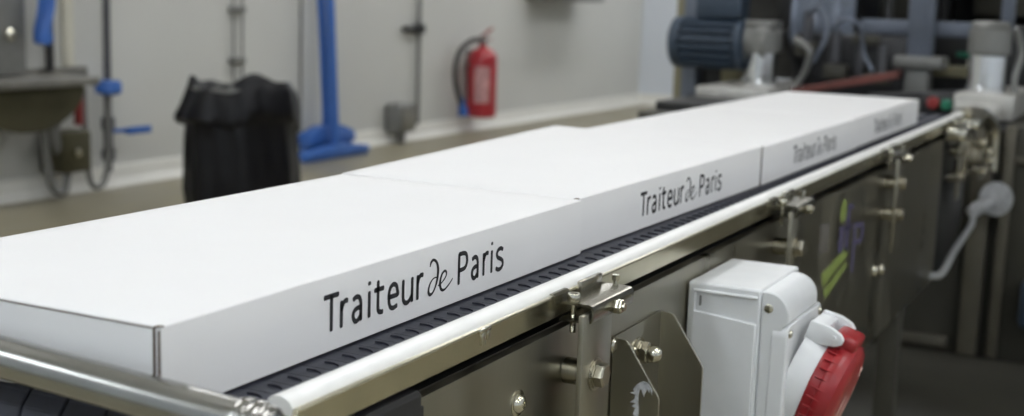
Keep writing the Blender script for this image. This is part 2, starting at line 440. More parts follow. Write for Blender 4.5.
# chip-like joint clip on the rail profile
b = MB(); b.box(.0770, .0800, .286, .306, -.0560, -.0525, .0008); b.box(.0778, .0798, .290, .296, -.0670, -.0550, .0006); b.box(.0778, .0798, .299, .304, -.0640, -.0550, .0006)
b.build('rail_clip', 'polish', cv)
def button_bolt(y, z, r, x=.0780, parent=cv, name='bolt'):
    b = MB(); b.lathe([(r*1.40, 0), (r*1.40, .0009), (r*1.02, .0014), (r, .002), (r*.93, .0040), (r*.70, .0060), (r*.42, .0068), (r*.40, .0045), (0, .0040)], (x, y, z), (1, 0, 0), 28)
    return b.build(name, 'polish', parent, smooth=40)
button_bolt(.362, -.135, .0088)
button_bolt(1.90, -.284, .0110, .080)
button_bolt(1.965, -.292, .0110, .080)

def hex_head(b, o, r, h, axis=(1, 0, 0), washer=True):
    o = Vector(o); a = Vector(axis)
    d = 0
    if washer:
        b.lathe([(r*1.32, 0), (r*1.32, .0016), (r*1.2, .0018), (r*1.2, .0032)], o, a, 28); d = .0032
    b.lathe([(r*.95, d), (r, d+.0006), (r, d+h*.82), (r*.86, d+h), (0, d+h)], o, a, 6, PI/6)

def clamp_assembly(y0, barw=.068, label='', zs=(-.129, -.194)):
    """support arm standing off the side panel with the clamp that grips the guide rail."""
    t = thing('rail_clamp_bracket', (.078, y0+.034, -.20), label, 'bracket', 'clamp brackets along the guide rail')
    b = MB(); b.box(.1050, .1100, y0, y0+barw, -.245, -.066, .0006); bar = b.build('support_bar', 'steel_b', t)
    for z in zs:
        yc = y0+.036
        b = MB(); b.cyl((.078, yc, z), (.105, yc, z), .0125, seg=28, bev=.001); b.build('spacer', 'steel', t)
        b = MB(); hex_head(b, (.110, yc-.004, z+.002), .0118, .0085); b.build('hex_bolt', 'steel', bar, smooth=30)
    # C channel open towards the rail
    ya, yb = y0+.014, y0+.112
    b = MB(); k = .0022
    pr = [(.0795, -.0582), (.1085, -.0582), (.1120, -.0595), (.1135, -.0622), (.1135, -.0720), (.1120, -.0750), (.1085, -.0765), (.0790, -.0765), (.0790, -.0743), (.1080, -.0743), (.1104, -.0731), (.1113, -.0710), (.1113, -.0630), (.1104, -.0614), (.1080, -.0604), (.0795, -.0604)]
    b.prism(pr, 'y', ya, yb); chn = b.build('clamp_channel', 'clampm', t, smooth=40)
    b = MB(); b.prism([(.0745, -.0500), (.0775, -.0500), (.0800, -.0520), (.0808, -.0575), (.0808, -.0600), (.0790, -.0600), (.0785, -.0535), (.0768, -.0515), (.0745, -.0515)], 'y', ya-.012, ya+.020); b.build('hook_plate', 'clampm', t, smooth=30)
    b = MB(); b.box(.0800, .0850, ya+.036, ya+.086, -.062, -.0460, .0012); b.build('upright_tab', 'steel', t)
    b = MB()
    yc = ya+.008; xc = .0900
    b.cyl((xc, yc, -.088), (xc, yc, -.0582), .0028, seg=12)
    for q in range(10): b.lathe([(.0028, 0), (.0032, .0007), (.0028, .0014)], (xc, yc, -.087+q*.0016), (0, 0, 1), 12)
    b.lathe([(.0058, 0), (.0062, .0006), (.0062, .0064), (.0056, .0072), (.0034, .0072), (.0032, .0050), (0, .0048)], (xc, yc, -.0582), (0, 0, 1), 24)
    b.build('cap_screw', 'polish', chn, smooth=40)
    b = MB(); b.cyl((.094, ya+.098, -.0545), (.094, ya+.098, -.049), .0042, seg=6); b.cyl((.094, ya+.098, -.0700), (.094, ya+.098, -.0545), .0024, seg=10)
    b.build('set_screw', 'polish', chn)
    b = MB(); hex_head(b, (.1135, ya+.050, -.0680), .0072, .0085, washer=False); b.cyl((.1220, ya+.050, -.0680), (.1245, ya+.050, -.0680), .0036, seg=12); b.build('hex_bolt', 'polish', chn, smooth=30)
    return t
clamp_assembly(.426, label='nearest steel clamp bracket gripping the guide rail, in sharp focus')
clamp_assembly(1.135, zs=(-.121, -.186), label='second steel clamp bracket along the rail, behind the white socket box')
clamp_assembly(1.900, zs=(-.116, -.176), label='third steel clamp bracket along the rail, blurred, past the green and violet sticker')
clamp_assembly(2.700, zs=(-.125, -.190), label='farthest steel clamp bracket near the end of the rail, strongly blurred')

# sticker on the second side panel (lettering i f p with green dot and bars)
st = thing('panel_sticker', (.0804, 1.6, -.16), 'green and violet logo sticker on the steel side panel', 'sticker')
def un_poly(b, pts): b.prism(pts, 'x', .0801, .0806)
b = MB()
un_poly(b, [(1.592+.021*math.cos(a), -.1265+.020*math.sin(a)) for a in [2*PI*k/20 for k in range(20)]])
b.build('green_dot', 'sgreen', st, smooth=0)
b = MB()
un_poly(b, [(1.572, -.152), (1.606, -.154), (1.606, -.200), (1.572, -.198)][::-1])
un_poly(b, [(1.622, -.120), (1.645, -.122), (1.645, -.205), (1.622, -.203)][::-1])
un_poly(b, [(1.640, -.120), (1.668, -.123), (1.668, -.133), (1.640, -.130)][::-1])
un_poly(b, [(1.612, -.156), (1.664, -.159), (1.664, -.167), (1.612, -.164)][::-1])
un_poly(b, [(1.684, -.160), (1.702, -.162), (1.702, -.252), (1.684, -.250)][::-1])
un_poly(b, [(1.702, -.162), (1.760, -.168), (1.772, -.185), (1.760, -.206), (1.702, -.202), (1.702, -.194), (1.748, -.196), (1.752, -.182), (1.746, -.176), (1.702, -.171)][::-1])
b.build('violet_letters', 'spurple', st, smooth=0)
b = MB()
un_poly(b, [(1.462, -.214), (1.632, -.196), (1.650, -.212), (1.478, -.238)])
un_poly(b, [(1.482, -.245), (1.640, -.222), (1.648, -.232), (1.500, -.262)])
b.build('green_bars', 'sgreen', st, smooth=0)
b = MB(); un_poly(b, [(1.432, -.128), (1.492, -.132), (1.492, -.180), (1.432, -.176)]); tag(b.build('sticker_mark', 'patch', smooth=0), 'faint dark rectangular mark left of the logo sticker on the steel panel', 'mark')

# ------------------------------------------------------------------ mounting bracket (folded channel with chamfered flanges)
mb = thing('socket_bracket', (.08, .64, -.30), 'folded stainless mounting bracket with chamfered flanges and an acorn nut', 'bracket')
b = MB()
b.box(.0782, .0805, .577, .711, -.46, -.122, .0006)
b.build('web', 'steel_b', mb)
def flange(y0, y1, nm):
    b = MB(); b.prism([(.0800, -.1225), (.0930, -.1235), (.0960, -.1255), (.1305, -.1760), (.1320, -.1800), (.1320, -.46), (.0800, -.46)], 'y', y0, y1)
    return b.build(nm, 'steel_b', mb, smooth=0, bevel=.0006)
flg = flange(.5745, .5775, 'flange'); flange(.7100, .7130, 'flange')
b = MB()
b.prism([(.104, -.173), (.108, -.167), (.114, -.163), (.120, -.164), (.1245, -.171), (.1245, -.176), (.122, -.169), (.1215, -.174), (.119, -.170), (.116, -.179), (.113, -.171), (.111, -.173), (.110, -.179), (.110, -.186), (.111, -.191), (.1115, -.210), (.112, -.240), (.106, -.240), (.108, -.220), (.105, -.206), (.107, -.201), (.105, -.198), (.108, -.192), (.103, -.191), (.108, -.187), (.101, -.187), (.106, -.183), (.107, -.178), (.101, -.177), (.106, -.175)], 'y', .5736, .5746)
b.build('sticker_residue', 'sgrey', flg, smooth=0)['label'] = 'torn pale sticker residue'
b = MB()
b.lathe([(.0160, 0), (.0160, .0018), (.0142, .0022), (.0142, .0040)], (.0805, .643, -.153), (1, 0, 0), 28)
b.lathe([(.0112, .0040), (.0118, .0046), (.0118, .0125), (.0100, .0135)], (.0805, .643, -.153), (1, 0, 0), 6)
b.lathe([(.0098, .0130), (.0097, .0180), (.0084, .0235), (.0050, .0268), (0, .0280)], (.0805, .643, -.153), (1, 0, 0), 24)
b.build('acorn_nut', 'polish', mb, smooth=40)
b = MB(); b.lathe([(.0120, 0), (.0120, .002), (.0075, .003), (.0075, .009), (.005, .011), (0, .0112)], (.0780, .560, -.1270), (1, 0, 0), 20); b.build('corner_bolt', 'steel', mb)

# ------------------------------------------------------------------ industrial socket
sk = thing('industrial_socket', (.08, .885, -.30), 'white wall box with round red flip-lid power socket on the conveyor side', 'power socket')
SY0, SY1 = .798, .962
ZT = -.104
b = MB(); b.prism([(.0805, -.305), (.0805, ZT), (.168, ZT), (.168, -.305)], 'y', SY0, SY1); b.build('back_box', 'socket', sk, smooth=30, bevel=.003)
b = MB()
hood = [(.1685, -.305), (.1685, ZT-.001), (.176, ZT-.001)] + [(.176+.0245*math.sin(a), ZT-.027+.026*math.cos(a)) for a in [PI/2*k/8 for k in range(1, 9)]] + [(.2005, -.140), (.194, -.144), (.194, -.305)]
b.prism(hood, 'y', SY0+.001, .930); cvr = b.build('cover', 'socket', sk, smooth=30, bevel=.0018)
b = MB()
b.prism([(.0880, ZT-.0080), (.1640, ZT-.0080), (.1640, ZT-.0110), (.0905, ZT-.0110), (.0905, ZT-.0330), (.1640, ZT-.0400), (.1640, -.300), (.0880, -.300)], 'y', SY0-.0042, SY0+.001)
b.build('side_rib', 'socket', sk, smooth=20, bevel=.0012)
b = MB(); b.box(.0950, .0975, SY0-.0018, SY0+.001, ZT-.0270, ZT-.0150, .0004); b.build('slot', 'grey', sk)
def slot_screw(o, axis, r=.0042, parent=sk):
    b = MB(); b.lathe([(r*1.25, -.001), (r*1.25, .0008), (r*1.05, .0010), (r, .0012), (r*.9, .0028), (r*.35, .0030), (r*.3, .0012), (0, .0012)], o, axis, 20)
    return b.build('screw', 'polish', parent)
slot_screw((.1770, SY0+.0012, ZT-.0200), (0, -1, 0), parent=cvr)
# inclined front flange with the round socket; local frame: x outward, y along the conveyor, z up
def frame(deg, c):
    t_ = math.radians(deg)
    n_ = Vector((math.cos(t_), 0.0, -math.sin(t_))); u_ = Vector((math.sin(t_), 0, math.cos(t_)))
    return Matrix(((n_.x, 0, u_.x, c[0]), (n_.y, 1, u_.y, c[1]), (n_.z, 0, u_.z, c[2]), (0, 0, 0, 1))), n_
FR, nrm = frame(1, (.197, .876, -.216))
b = MB(); rr = []
hw, hh, cr = .079, .074, .014
for cx, cz, a0 in ((hw-cr, hh-cr, 0), (-hw+cr, hh-cr, 90), (-hw+cr, -hh+cr, 180), (hw-cr, -hh+cr, 270)):
    for k in range(7):
        a = math.radians(a0+15*k); rr.append((cx+cr*math.cos(a), cz+cr*math.sin(a)))
b.prism(rr, 'x', -.016, .003, Mx=FR); mfl = b.build('mounting_flange', 'socket', sk, smooth=30, bevel=.002)
for yy in (-.070, .066):
    slot_screw(FR @ Vector((.003, yy, .064)), nrm, .0044, parent=mfl)
FL2, n2 = frame(18, (.194, .876, -.214))
b = MB()
b.lathe([(.070, .0), (.0695, .006), (.0670, .016), (.0640, .026), (.0600, .0265), (.050, .027)], FL2 @ Vector((0.000, 0, -.006)), n2, 48)
b.build('socket_collar', 'socket', sk, smooth=40)
b = MB()
b.lathe([(.0600, .024), (.0615, .026), (.0625, .030), (.0630, .038), (.0650, .0395), (.0665, .044), (.0664, .050), (.0640, .0570), (.0580, .0620), (.0480, .0645), (.0300, .0655), (.0, .0658)], FL2 @ Vector((0, 0, -.004)), n2, 56)
for k in range(34):     # grip ribs round the lid
    a = 2*PI*k/34
    Mx = FL2 @ Matrix.Translation((.043, 0, -.004)) @ Matrix.Rotation(a, 4, 'X')
    b.box(-.013, .006, -.0009, .0009, .062, .0666, .0006, 1, Mx)
lid_ = b.build('red_lid', 'red', sk, smooth=30)
b = MB(); b.box(.026, .056, -.024, .024, .054, .0725, .006, 3, Mx=FL2); b.build('hinge', 'red', lid_, smooth=30)
b = MB()
lug = [(-.002, .050), (.018, .054), (.034, .058), (.041, .064), (.041, .070), (.035, .075), (.022, .078), (-.002, .076)]
b.prism(lug, 'y', -.0340, -.0255, Mx=FL2, bev=.002); b.prism([(-.002, .052), (.018, .054), (.018, .074), (-.002, .074)], 'y', -.0260, .0260, Mx=FL2, bev=.002)
b.prism(lug, 'y', .0255, .0340, Mx=FL2, bev=.002)
b.cyl(FL2 @ Vector((.030, -.036, .068)), FL2 @ Vector((.030, .036, .068)), .0028, seg=12)
b.build('hinge_lug', 'socket', sk, smooth=30)
b = MB()
for k, (yy, zz, l, wd, rot) in enumerate([(-.020, -.012, .034, .010, 70), (.012, -.024, .030, .009, 60), (.024, .026, .012, .005, 40), (.030, -.002, .016, .005, 100)]):
    pts = []
    for j in range(14):
        a = 2*PI*j/14; rj = 1+.28*math.sin(3.1*j+k)
        u, v = l*.5*rj*math.cos(a), wd*.5*rj*math.sin(a); ca, sa = math.cos(math.radians(rot)), math.sin(math.radians(rot))
        pts.append((yy+u*ca-v*sa, zz+u*sa+v*ca))
    b.prism(pts, 'x', .0620, .0660, Mx=FL2)
b.build('scuff_mark', 'scuff', lid_, smooth=0)

# ------------------------------------------------------------------ packaging machine at the far end
class Split:
    """every shape call becomes an object of its own under the same name"""
    def __init__(s, nm, m, parent, k): s.a = (nm, m, parent, k)
    def __getattr__(s, f):
        def g(*p, **q):
            nm, m, parent, k = s.a
            b = MB(); getattr(b, f)(*p, **q); b.build(nm, m, parent, **k)
        return g
mc = thing('packaging_machine', (-.2, 3.9, FL), 'large dark packaging machine at the far end of the conveyor', 'machine')
SPL = {'cabinet', 'cabinet_post', 'door_ledge', 'bed_plate', 'black_slide', 'cross_bar', 'upright', 'upright_foot', 'cream_block', 'press_head', 'press_rod', 'side_hose', 'back_enclosure', 'clamp_plate', 'pneumatic_cylinder', 'valve_block', 'air_hose'}
def part(nm, m, fn, parent=mc, **k):
    if nm in SPL: return fn(Split(nm, m, parent, k))
    b = MB(); fn(b); return b.build(nm, m, parent, **k)
part('cabinet', 'cab', lambda b: (b.box(-.98, .085, 3.32, 4.9, FL+.0, -.135, .006), b.box(.145, .95, 3.30, 4.9, FL+.0, -.10, .006), b.box(.086, .144, 3.34, 4.8, FL+.02, -.12)))
part('cabinet_post', 'post', lambda b: (b.box(.070, .122, 3.264, 3.316, FL+.06, -.085, .003), b.box(.150, .178, 3.272, 3.296, FL+.06, -.10, .003)))
part('shade_plinth', 'cab', lambda b: b.box(-.60, 1.2, 2.42, 3.262, FL, FL+.06, .006))  # low dark base added to stand in for floor in the machine's shadow
part('door_ledge', 'post', lambda b: (b.box(-.60, .035, 3.295, 3.325, FL+.065, FL+.095, .003), b.box(.16, .60, 3.285, 3.305, -.205, -.185, .004)))
part('bed_plate', 'cast', lambda b: (b.box(-.022, .15, 3.42, 3.95, -.098, -.022, .008), b.box(-.92, -.66, 3.7, 4.3, -.125, -.068, .008), b.box(-.02, .11, 3.40, 3.6, -.105, -.050, .01)))
part('button_strip', 'dark', lambda b: b.box(-.115, -.024, 3.425, 3.60, -.098, -.030, .004))
part('table', 'dark', lambda b: b.box(-.95, .60, 3.40, 5.2, -.150, -.105, .004))
part('back_enclosure', 'dark', lambda b: (b.box(-1.25, -.30, 5.0, 5.25, -.10, 1.1, .01), b.box(-.30, 1.3, 5.15, 5.35, -.10, 1.1, .01)))
part('back_rail', 'cast', lambda b: b.box(-.20, 1.0, 5.10, 5.14, .215, .245, .004))
part('hopper', 'frame', lambda b: (b.box(-.05, .9, 5.08, 5.13, .26, .50, .01)))
def column(b, x, y, z0, z1, z2, r):
    b.lathe([(r*1.12, 0), (r*1.12, .012), (r, .016), (r, z1-z0)], (x, y, z0), (0, 0, 1), 32)
part('guide_column', 'chrome', lambda b: column(b, .045, 3.60, -.025, .085, 0, .056), smooth=40)
part('guide_column', 'chrome', lambda b: column(b, -.777, 4.0, -.068, .046, 0, .056), smooth=40)
part('column_collar', 'grey', lambda b: b.lathe([(.056, 0), (.062, .004), (.062, .075), (.054, .082), (.060, .088), (.050, .100), (.0, .102)], (.045, 3.60, .088), (0, 0, 1), 32), smooth=30)
part('column_collar', 'grey', lambda b: b.lathe([(.060, 0), (.070, .004), (.070, .075), (.060, .085), (.0, .088)], (-.777, 4.0, .048), (0, 0, 1), 32), smooth=30)
part('red_beam', 'rust', lambda b: b.prism([(-.56, -.075), (-.22, .000), (-.22, .026), (-.56, -.052)], 'y', 3.60, 3.66), bevel=.003)
part('black_slide', 'black', lambda b: (b.prism([(-.30, -.085), (.00, -.045), (.00, -.020), (-.30, -.050)], 'y', 3.52, 3.60), b.box(-.70, -.30, 4.15, 4.6, -.105, .12, .01)), bevel=.003)
part('cross_bar', 'frame', lambda b: (b.box(-.48, -.05, 4.22, 4.27, .125, .178, .004), b.box(-.46, -.30, 4.28, 4.34, -.02, .06, .004)))
part('upright', 'frame', lambda b: (b.box(-.305, -.215, 4.16, 4.22, .045, .75, .006), b.box(.035, .075, 3.9, 3.94, .16, .75, .004)))
part('upright_foot', 'grey', lambda b: (b.box(-.34, -.17, 4.12, 4.28, .010, .055, .01), b.box(-.30, -.22, 4.15, 4.26, -.10, .015, .008)))
part('yellow_strip', 'olive', lambda b: b.box(-.34, -.02, 4.32, 4.38, -.020, .020, .004))
part('cream_block', 'cream', lambda b: (b.box(-.12, -.05, 4.35, 4.42, -.01, .045, .004), b.box(-.085, -.060, 4.18, 4.21, .04, .17, .003)))
part('green_tag', 'green', lambda b: b.box(-.160, -.115, 4.36, 4.38, .052, .070, .002))
part('frame_post', 'frame', lambda b: b.box(-1.135, -1.075, 4.15, 4.24, FL, .80, .006))
part('frame_post', 'olive', lambda b: b.box(-.985, -.915, 4.18, 4.25, FL, .80, .006))
part('edge_strip', 'olive', lambda b: b.box(-1.185, -1.145, 4.21, 4.25, FL, .80, .003))
part('infill_panel', 'dark', lambda b: b.box(-1.080, -.984, 4.21, 4.235, FL, .80, .002))
part('press_head', 'dark', lambda b: (b.box(-.80, -.715, 4.25, 4.6, .05, .80, .01), b.box(-.52, .45, 4.75, 5.1, -.10, .17, .02), b.box(-.71, -.30, 4.5, 4.9, .10, .80, .015)))
part('press_head', 'cab', lambda b: (b.box(-.19, .55, 4.9, 5.0, .20, .80, .01), b.box(-.46, -.30, 4.42, 4.5, .16, .80, .01)))
part('press_rod', 'dark', lambda b: (b.cyl((-.60, 4.35, .02), (-.60, 4.35, .8), .022), b.cyl((-.40, 4.30, .10), (-.40, 4.30, .8), .018), b.cyl((-.72, 4.05, .13), (-.66, 4.12, -.06), .014)))
part('pneumatic_cylinder', 'grey2', lambda b: (b.cyl((-.53, 4.06, .02), (-.53, 4.06, .135), .020), b.cyl((-.45, 4.10, -.02), (-.45, 4.10, .10), .016), b.cyl((-.64, 4.10, .09), (-.64, 4.10, .20), .018), b.cyl((-.36, 4.04, -.01), (-.36, 4.04, .09), .014)))
part('valve_block', 'cab', lambda b: (b.box(-.56, -.48, 4.02, 4.09, -.035, .015, .004), b.box(-.41, -.33, 4.00, 4.07, -.045, -.01, .004), b.box(-.68, -.60, 4.06, 4.13, .04, .09, .004), b.box(-.47, -.38, 4.05, 4.10, .09, .125, .004)))
part('air_hose', 'frame', lambda b: (b.tube([(-.53, 4.04, .13), (-.50, 4.0, .17), (-.44, 4.0, .16), (-.42, 4.02, .06), (-.38, 4.0, .0)], .007), b.tube([(-.64, 4.08, .19), (-.58, 4.02, .21), (-.55, 4.0, .12), (-.59, 4.0, .02)], .008)))
part('guard_window', 'pc', lambda b: b.box(-.735, -.50, 4.20, 4.206, .055, .80, .001))
part('side_hose', 'grey', lambda b: (b.tube([(-.66, 4.0, .10), (-.60, 3.98, .06), (-.62, 4.0, -.02), (-.66, 4.0, -.08)], .012), b.tube([(.115, 3.6, .17), (.135, 3.62, .10), (.125, 3.6, .02), (.13, 3.6, -.03)], .010)))
tilt_s = thing('push_button', (-.125, 3.44, -.05), 'red push button on the machine edge beyond the last box', 'button')
part('button_cap', 'redb', lambda b: b.lathe([(.018, 0), (.018, .018), (.015, .024), (0, .025)], (-.074, 3.405, -.055), (0, -1, 0)), parent=tilt_s)
part('collar', 'dark', lambda b: b.cyl((-.074, 3.42, -.055), (-.074, 3.405, -.055), .022), parent=tilt_s)
tg = thing('push_button', (-.08, 3.44, -.05), 'green push button beside the red one on the machine edge', 'button')
part('button_cap', 'green', lambda b: b.lathe([(.016, 0), (.016, .016), (.013, .020), (0, .021)], (-.036, 3.405, -.058), (0, -1, 0)), parent=tg)
part('collar', 'dark', lambda b: b.cyl((-.036, 3.42, -.058), (-.036, 3.405, -.058), .020), parent=tg)

# gear motor, axis along x
mo = thing('electric_motor', (-.98, 4.0, -.02), 'dark blue finned electric motor lying on its side above the boxes', 'motor')
def fins(b):
    b.cyl((-1.09, 4.0, .072), (-.86, 4.0, .072), .072, seg=40)
    for k in range(18):
        a = 2*PI*k/18
        Mx = Matrix.Translation((-.975, 4.0, .072)) @ Matrix.Rotation(a, 4, 'X')
        b.box(-.105, .105, -.0065, .0065, .068, .094, .002, 1, Mx)
part('finned_body', 'motor', fins, parent=mo, smooth=30)
part('fan_cover', 'motor', lambda b: b.lathe([(.05, 0), (.078, .004), (.093, .014), (.095, .040), (.095, .046)], (-1.118, 4.0, .072), (1, 0, 0), 40), parent=mo, smooth=40)
part('end_shield', 'motor', lambda b: b.lathe([(.094, 0), (.094, .016), (.085, .026), (.060, .034)], (-.862, 4.0, .072), (1, 0, 0), 40), parent=mo, smooth=40)
part('terminal_box', 'motor', lambda b: (b.box(-1.02, -.85, 3.95, 4.06, .165, .255, .008), b.box(-1.025, -.845, 3.945, 4.065, .240, .268, .006)), parent=mo)
part('gearbox', 'grey', lambda b: (b.lathe([(.062, 0), (.068, .01), (.068, .06), (.075, .07), (.075, .09)], (-.84, 4.0, .085), (1, 0, 0), 28), b.box(-.835, -.72, 3.95, 4.05, .136, .16, .008)), parent=mo)

# far end fittings of the conveyor: bearing housings, take-up screws, elbow
ed = thing('drive_fittings', (.08, 2.9, -.1), 'blurred cluster of steel bearing housings and bolts at the rail end', 'machine fitting')
part('bearing_housing', 'steel', lambda b: (b.box(.078, .105, 2.84, 2.98, -.200, -.110, .008), b.lathe([(.036, 0), (.036, .012), (.026, .018), (.026, .030), (0, .032)], (.105, 2.91, -.155), (1, 0, 0), 28)), parent=ed)
part('clamp_plate', 'polish', lambda b: (b.box(.072, .125, 2.88, 3.02, -.082, -.060, .004), b.box(.085, .130, 2.62, 2.72, -.090, -.062, .004)), parent=ed)
part('elbow', 'steel', lambda b: b.tube([(.07, 3.02, -.055), (.10, 3.10, -.060), (.125, 3.16, -.095), (.130, 3.17, -.160), (.131, 3.17, -.215)], .020, 16), parent=ed)
for y_, z_ in ((2.92, -.12), (3.05, -.155), (2.96, -.200), (3.10, -.185)):
    b = MB(); b.cyl((.085, y_, z_), (.128, y_, z_), .009, seg=12); hex_head(b, (.128, y_, z_), .015, .012); b.build('take_up_screw', 'polish', ed)
part('dark_gap_plate', 'dark', lambda b: b.box(.060, .0775, 2.64, 3.06, -.43, -.09, .002), parent=ed)

# white valve handwheel with clear hose
hv = thing('handwheel_valve', (.135, 3.24, -.31), 'pale round plastic hose reel flange on the cabinet post at the right', 'valve')
part('flange_disc', 'hose', lambda b: b.lathe([(.020, 0), (.046, .003), (.048, .008), (.048, .014), (.030, .017), (.028, .028), (.012, .032), (0, .033)], (.140, 3.235, -.302), (.45, -.9, .1), 32), parent=hv, smooth=40)
part('hub', 'hose', lambda b: b.lathe([(.020, 0), (.020, .05), (.016, .06), (.013, .075)], (.132, 3.205, -.310), (-.65, -.75, -.35), 24), parent=hv, smooth=40)
part('spindle', 'fly', lambda b: b.cyl((.140, 3.235, -.302), (.175, 3.31, -.300), .012), parent=hv)
b = MB(); b.tube([(.098, 3.150, -.328), (.112, 3.02, -.345), (.114, 2.90, -.355), (.112, 2.72, -.375), (.110, 2.62, -.398), (.103, 2.58, -.410), (.0815, 2.565, -.412)], .009, 12)
tag(b.build('clear_hose', 'hose', smooth=60), 'translucent hose running from the round valve to the low edge of the side panel', 'hose')
b = MB(); b.box(.232, .30, 3.20, 3.29, -.66, -.52, .02, 3)
tag(b.build('blue_canister', 'motor'), 'dark blue object cut by the right edge low in front of the cabinet', 'canister')

# ------------------------------------------------------------------ along the left wall
# waste bag on its stand
bx, by = -3.30, 4.22
wb = thing('waste_bin', (bx, by, FL), 'black bin liner bag hanging open on a round stand by the wall', 'waste bin')
b = MB(); seg = 72
prof = [(.250, -.815), (.262, -.72), (.258, -.60), (.250, -.48), (.246, -.40), (.252, -.385), (.268, -.375), (.262, -.33), (.252, -.27), (.242, -.235), (.232, -.222), (.215, -.235), (.205, -.27), (.20, -.36)]
rings = []
for i, (r, z) in enumerate(prof):
    R_ = []
    for k in range(seg):
        a = 2*PI*k/seg
        fold = (.011*math.sin(7*a+1.3) + .007*math.sin(15*a+.9*i) + .004*math.sin(29*a+i)) * (1.0 if i < 5 else .8) + ({5: .045, 6: .04, 7: .012}.get(i, -.012 if i > 7 else 0)*max(0, math.cos(a-PI*1.15))**2)
        zz = z
        if 5 <= i <= 12:
            zz += .022*math.sin(3*a+2.2) + .012*math.sin(7*a)
            if i in (5, 6, 7): zz += -.035*max(0, math.sin(2*a+.6))*(1 if i < 7 else .5)
        if 8 <= i <= 12: zz += .022*max(0, math.cos(a-PI*1.1))**4 - .03*max(0, math.cos(a-PI*1.35))**8
        R_.append(b.bm.verts.new((bx+(r+fold)*math.cos(a), by+(r+fold)*math.sin(a), zz)))
    rings.append(R_)
for A, B in zip(rings, rings[1:]):
    for k in range(seg): b.bm.faces.new((A[k], A[(k+1) % seg], B[(k+1) % seg], B[k]))
b.bm.faces.new(rings[0][::-1])
b.build('liner', 'bag', wb, smooth=70)
b = MB()
for k in range(28):
    a = 2*PI*k/28; a2 = 2*PI*(k+1)/28
    b.cyl((bx+.225*math.cos(a), by+.225*math.sin(a), -.245), (bx+.225*math.cos(a2), by+.225*math.sin(a2), -.245), .009, seg=8)
for a in (0.4, 2.5, 4.6):
    b.cyl((bx+.20*math.cos(a), by+.20*math.sin(a), FL), (bx+.20*math.cos(a), by+.20*math.sin(a), -.25), .009, seg=8)
b.build('stand', 'grey', wb)

# fire extinguisher
fx, fy = -4.22, 8.29
fe = thing('fire_extinguisher', (fx, fy, -.70), 'red fire extinguisher hanging on the wall near the far corner', 'fire extinguisher')
b = MB(); b.lathe([(.098, 0), (.112, .010), (.115, .035), (.115, .44), (.107, .485), (.075, .520), (.035, .535), (.030, .560)], (fx, fy, -.715), (0, 0, 1), 36); b.build('cylinder', 'ext', fe, smooth=40)
b = MB(); b.lathe([(.030, 0), (.030, .04), (.022, .05), (.018, .075)], (fx, fy, -.158), (0, 0, 1), 20); b.box(fx-.02, fx+.02, fy-.05, fy+.03, -.125, -.098, .004); b.build('valve_head', 'grey', fe)
b = MB(); b.prism([(fy-.03, -.095), (fy+.14, -.028), (fy+.145, -.040), (fy-.03, -.112)], 'x', fx-.012, fx+.012); b.prism([(fy-.02, -.122), (fy+.12, -.112), (fy+.12, -.124), (fy-.02, -.136)], 'x', fx-.012, fx+.012); b.build('handle', 'redb', fe, bevel=.002)
b = MB(); b.tube([(fx, fy-.03, -.115), (fx-.02, fy-.16, -.13), (fx-.03, fy-.30, -.20), (fx-.03, fy-.37, -.33), (fx-.03, fy-.35, -.46), (fx-.03, fy-.28, -.58), (fx-.03, fy-.22, -.64)], .020, 12); hs = b.build('hose', 'dark', fe)
b = MB(); b.lathe([(.020, 0), (.026, .03), (.038, .12), (.040, .13)], (fx-.03, fy-.27, -.56), (0, .35, -1), 20); b.build('discharge_horn', 'blue', hs)['label'] = 'blue discharge horn'
b = MB()
ang0 = math.radians(-62)
R0 = .1158
def wrap(u, z): a = ang0+u/R0; return (fx+R0*math.cos(a), fy+R0*math.sin(a), z)
vs = [[b.bm.verts.new(wrap(-.062+.124*i/10, z)) for i in range(11)] for z in (-.60, -.52, -.42, -.32)]
for A, B in zip(vs, vs[1:]):
    for i in range(10): b.bm.faces.new((A[i], A[i+1], B[i+1], B[i]))
b.build('label_band', 'label', fe, smooth=60, recalc=False)
b = MB(); b.box(WX, fx-.095, fy-.03, fy+.03, -.36, -.20, .003); b.build('wall_hook', 'grey', fe)

# blue floor tools leaning on the wall
def squeegee(x0, y0, x1, y1, zt, name, label, wd, hz, hh, hd, tip):
    t = thing(name, (x0, y0, FL), label, 'cleaning tool')
    b = MB(); b.cyl((x0, y0, FL+hz+.05), (x1, y1, zt), .027, seg=20); b.build('handle', 'blue', t)
    b = MB()
    b.prism([(-wd/2, 0), (wd/2, 0), (wd/2-.02, hh*.6), (.10, hh), (-.10, hh), (-wd/2+.02, hh*.6)], 'x', -hd/2, hd/2, Mx=Matrix.Translation((x0, y0, FL+hz)) @ Matrix.Rotation(math.radians(tip), 4, 'X'), bev=.006)
    b.lathe([(.030, 0), (.034, .03), (.026, .09), (.023, .14)], (x0, y0, FL+hz+hh*.75), (x1-x0, y1-y0, zt-(FL+hz+.05)), 20)
    b.build('head', 'blue', t, smooth=40)
    b = MB(); b.box(-hd*.3, hd*.3, -wd/2+.01, wd/2-.01, -hz-.0, .004, .003, Mx=Matrix.Translation((x0, y0, FL+hz)) @ Matrix.Rotation(math.radians(tip), 4, 'X')); b.build('bristles' if 'broom' in name else 'rubber_blade', 'blue', t)
    return t
squeegee(-4.25, 6.27, -4.30, 6.22, .62, 'floor_broom', 'blue broom standing head down by the wall, its head higher than the squeegee', .52, .085, .11, .10, 0)
squeegee(-4.13, 6.19, -4.27, 6.28, .66, 'floor_squeegee', 'blue floor squeegee leaning on the wall, its wide blade lowest', .70, .025, .060, .08, 0)

